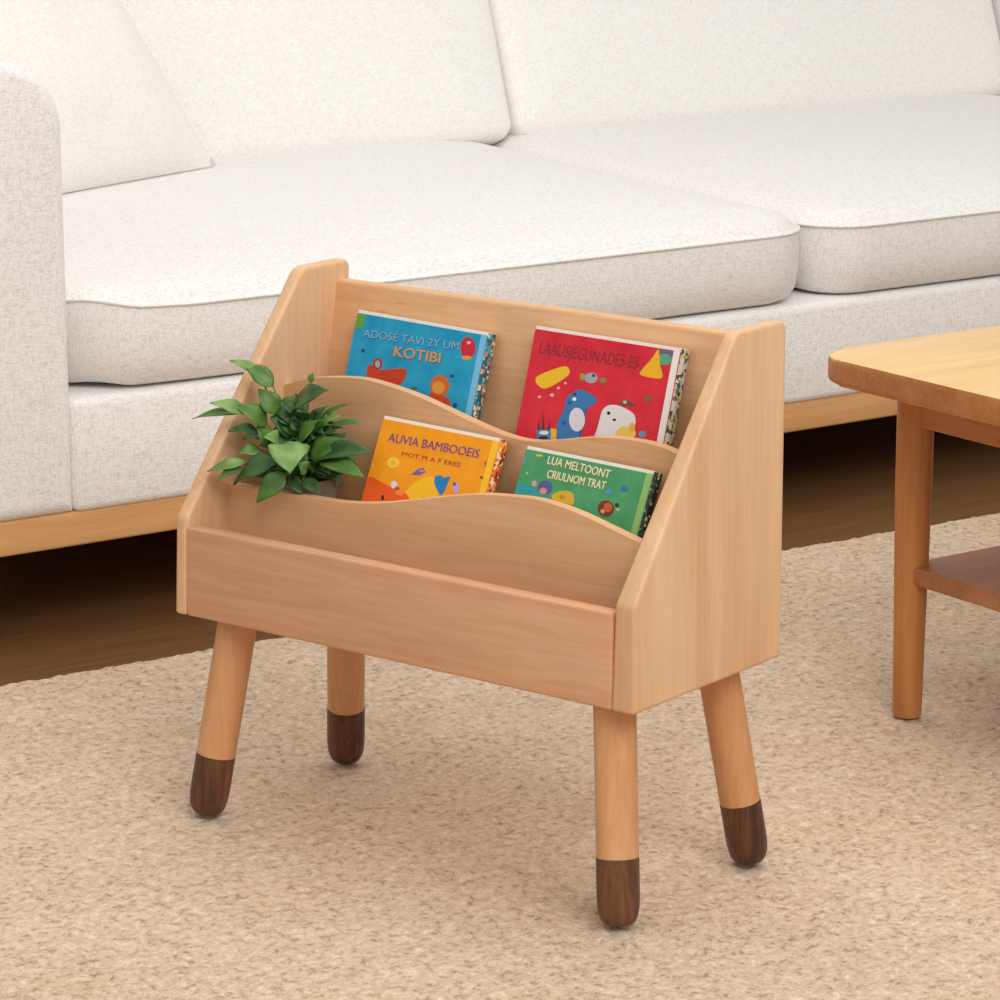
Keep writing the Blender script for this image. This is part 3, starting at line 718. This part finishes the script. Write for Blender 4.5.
def text_mesh(s, A, B, hgt, bm, mi, fat=.005, yy=-.00045):
    cu = bpy.data.curves.new('tmp', 'FONT'); cu.body = s; cu.size = 1; cu.offset = fat; cu.resolution_u = 3
    o = bpy.data.objects.new('tmp', cu); COL.objects.link(o)
    dg = bpy.context.evaluated_depsgraph_get(); me = bpy.data.meshes.new_from_object(o.evaluated_get(dg))
    xs = [v.co.x for v in me.vertices]; ys = [v.co.y for v in me.vertices]
    x0, x1, y0, y1 = min(xs), max(xs), 0, max(ys)
    A = Vector(A); d = Vector(B)-A; nrm = Vector((-d.y, d.x)).normalized()
    vs = []
    for v in me.vertices:
        q = A+d*((v.co.x-x0)/(x1-x0))+nrm*((v.co.y-y0)/(y1-y0)*hgt)
        vs.append(bm.verts.new((q.x, yy, q.y)))
    for p in me.polygons:
        try: f = bm.faces.new([vs[i] for i in p.vertices]); f.material_index = mi
        except ValueError: pass
    bpy.data.objects.remove(o); bpy.data.curves.remove(cu); bpy.data.meshes.remove(me)
SHADE = {'blue': (24, 84, 124), 'red': (222, 92, 96), 'yellow': (236, 180, 120), 'green': (176, 130, 90)}   # the printed outline of the lettering
def make_book(key):
    D = BOOKDATA[key]; cov, spm, hinge, edge, label, w = BOOKSTYLE[key]; h = D['h']
    t, r = R(D['tilt']), R(D['rho'])
    up0 = Vector((0, math.sin(t), math.cos(t))); ex = Vector((1, 0, 0))
    X = ex*math.cos(r)+up0*math.sin(r); Z = -ex*math.sin(r)+up0*math.cos(r); Y = Z.cross(X)
    org = ex*D['u']+Vector((0, D['y0'], D['z0']))+up0*D['v']
    L = Matrix((X, Y, Z)).transposed().to_4x4(); L.translation = org
    b = thing('picture_book', label, 'book', SHM @ Matrix.Translation((0, 0, LZ)) @ L, 'picture books on the shelf')
    cth = .0013
    bm = bmesh.new(); pts = round_corners([(0, 0), (w, 0), (w, h-.0032), (0, h-.0032)], (.003, .0008, .0008, .001), 4)
    extrude_poly(bm, pts, cth, lambda u, v, q: (u, q, v), .0004, 2); fbm = bm
    bm = bmesh.new(); extrude_poly(bm, pts, cth, lambda u, v, q: (u, BT-cth+q, v), .0004, 2); obj('back_cover', bm, ink(edge), b, smooth=False)
    bm = bmesh.new(); extrude_poly(bm, round_corners([(w-.0005, .0006), (w+.0035, .003), (w+.0035, BT-.003), (w-.0005, BT-.0006)], (0, .0025, .0025, 0), 4), h-.001, lambda u, v, q: (u, v, q+.0005)); obj('spine', bm, spm, b)
    bm = bmesh.new(); box(bm, .0004, w-.0003, .0005, BT-cth, .0012, h+.0002, .0003, 2); obj('page_block', bm, M['paper'], b, smooth=False)
    # printing on the front cover
    cols = [None]; bm = fbm
    def poly(pts2, rgb, y):
        if rgb not in cols: cols.append(rgb)
        pts2 = [(min(max(u, .0004), w-.0004), min(max(v, .0004), h-.0036)) for u, v in pts2]
        try:
            f = bm.faces.new([bm.verts.new((u, y, v)) for u, v in pts2]); f.material_index = cols.index(rgb)
        except ValueError: pass
    items = D['ill'][:-1]
    for i, it in enumerate(items):
        y = -.00008-.00001*i
        if it[0] == 'p':
            q = it[2]; k = len(q)
            if k > 5:                                                # soften the drawn outlines
                q = [tuple(.5*(2*q[i][c]+(q[(i+1) % k][c]-q[i-1][c])*t+(2*q[i-1][c]-5*q[i][c]+4*q[(i+1) % k][c]-q[(i+2) % k][c])*t*t+(3*q[i][c]-q[i-1][c]-3*q[(i+1) % k][c]+q[(i+2) % k][c])*t**3) for c in (0, 1)) for i in range(k) for t in (0, .25, .5, .75)]
            poly(q, it[1], y)
        else:
            c, a, e = Vector(it[2]), Vector(it[3]), Vector(it[4])
            poly([tuple(c+a*math.cos(k*math.pi/10)+e*math.sin(k*math.pi/10)) for k in range(20)], it[1], y)
    bmesh.ops.triangulate(bm, faces=bm.faces)
    fc = obj('front_cover', bm, [cov]+[ink(c) for c in cols[1:]], b, smooth=False)
    bm = bmesh.new(); box(bm, w-.0085, w-.0006, -.0002, .0002, .001, h-.0034); obj('hinge_strip', bm, ink(hinge), fc, smooth=False)
    for s, A, B2, hg, rgb in D['text']:
        bm = bmesh.new(); k = .00022 if hg > .006 else 0
        if k: text_mesh(s, (A[0]+.0005, A[1]-.0006), (B2[0]+.0005, B2[1]-.0006), hg, bm, 1, 0, -.00035)
        for du in ((-k, 0, k) if k else (0,)): text_mesh(s, (A[0]+du, A[1]+du*.5), (B2[0]+du, B2[1]+du*.5), hg, bm, 0, 0, -.00045-du*.1)
        obj('title', bm, [ink(rgb), ink(SHADE[key])], fc, smooth=False)
for k in ('blue', 'red', 'yellow', 'green'): make_book(k)

# ================================================================ POTTED PLANT
PX, PY, PZ = -.512, .1125, .0792
plant = thing('potted_plant', 'small leafy green houseplant in a grey-cream pot inside the bookshelf', 'plant', SHM @ Matrix.Translation((PX, PY, LZ+PZ)))
PI_ = Matrix.Translation((-PX, -PY, -PZ))
bm = bmesh.new(); lathe(bm, [(.027, 0), (.028, .001), (.0365, .064), (.0365, .066), (.034, .066), (.033, .056), (0, .056)], 40); obj('pot', bm, M['pot'], plant)
bm = bmesh.new(); lathe(bm, [(.0325, .0562), (.025, .0585), (.012, .060), (0, .0605)], 24); obj('soil', bm, M['soil'], plant)
bm = bmesh.new(); sb = bmesh.new()
rl = random.Random(9)
view = Vector((-.80, -.55, .42))
view = (SHM.to_3x3().inverted() @ Vector((-.56, -.79, .30))).normalized()
def leaf(B, T, wd, tone, roll):
    B, T = Vector(B), Vector(T); ax = T-B; Lf = ax.length; d = ax.normalized()
    nn = (view*.75+Vector((0, 0, 1))*.55+Vector((rl.uniform(-.3, .3), rl.uniform(-.3, .3), rl.uniform(-.2, .2)))*roll)
    nn = (nn-d*nn.dot(d)).normalized(); s = d.cross(nn)
    n = 10; rows = []
    for i in range(n+1):
        t = i/n
        prof = (math.sin(math.pi*min(1, t**.78))**.85)*(1-.25*t) if 0 < t < 1 else 0
        hw = max(wd*.5*prof*1.12, .0003)
        c = B+ax*t+nn*(.10*Lf*math.sin(math.pi*t)-.03*Lf*t)
        wav = .06*wd*math.sin(t*9+roll*5)
        rows.append([bm.verts.new(c+s*(k*hw)+nn*(abs(k)*hw*.28+wav*k)) for k in (-1, -.5, 0, .5, 1)])
    for a, b in zip(rows, rows[1:]):
        for k in range(4):
            f = bm.faces.new((a[k], a[k+1], b[k+1], b[k])); f.material_index = tone
for i, (B, T, wd, tone) in enumerate(LEAVES):
    leaf(B, T, wd*1.12, tone, .6+.5*rl.random())
    r0 = Vector((PX+rl.uniform(-.014, .014), PY+rl.uniform(-.014, .014), PZ+.056))
    B = Vector(B); mid = (r0+B)/2+Vector((0, 0, .012)); mid.x = r0.x+(B.x-r0.x)*.35; mid.y = r0.y+(B.y-r0.y)*.35
    pts = [r0*(1-t)**2+mid*2*t*(1-t)+B*t*t for t in [j/6 for j in range(7)]]
    tube(sb, pts, [.0017-.0009*j/6 for j in range(7)], 6)
for i in range(84):                                                  # small inner leaves that fill the crown
    a = rl.uniform(0, 2*math.pi); q = rl.random()**.6; hh = rl.uniform(.012, .105)
    rad = .052*q*(1-.55*hh/.105)
    B = Vector((PX+.004+rad*.62*math.cos(a), PY-.004+rad*.35*math.sin(a), PZ+.062+hh*.66))
    T = B+Vector((math.cos(a)*1.0, math.sin(a)*.55, rl.uniform(-.35, .75))).normalized()*rl.uniform(.022, .036)
    if T.x < -.568 or T.y > .146 or (T.y < .076 and T.z < .150): continue
    leaf(B, T, rl.uniform(.011, .018), rl.choice((0, 0, 0, 1)), 1.2)
    r0 = Vector((PX+rl.uniform(-.014, .014), PY+rl.uniform(-.014, .014), PZ+.056))
    tube(sb, [r0, r0.lerp(B, .5)+Vector((0, 0, .004)), B], [.0013, .001, .0007], 5)
fo = obj('foliage', bm, M['leaf'], plant, mw=PI_)
sm = fo.modifiers.new('thickness', 'SOLIDIFY'); sm.thickness = .0004
obj('stems', sb, M['stem'], plant, mw=PI_)
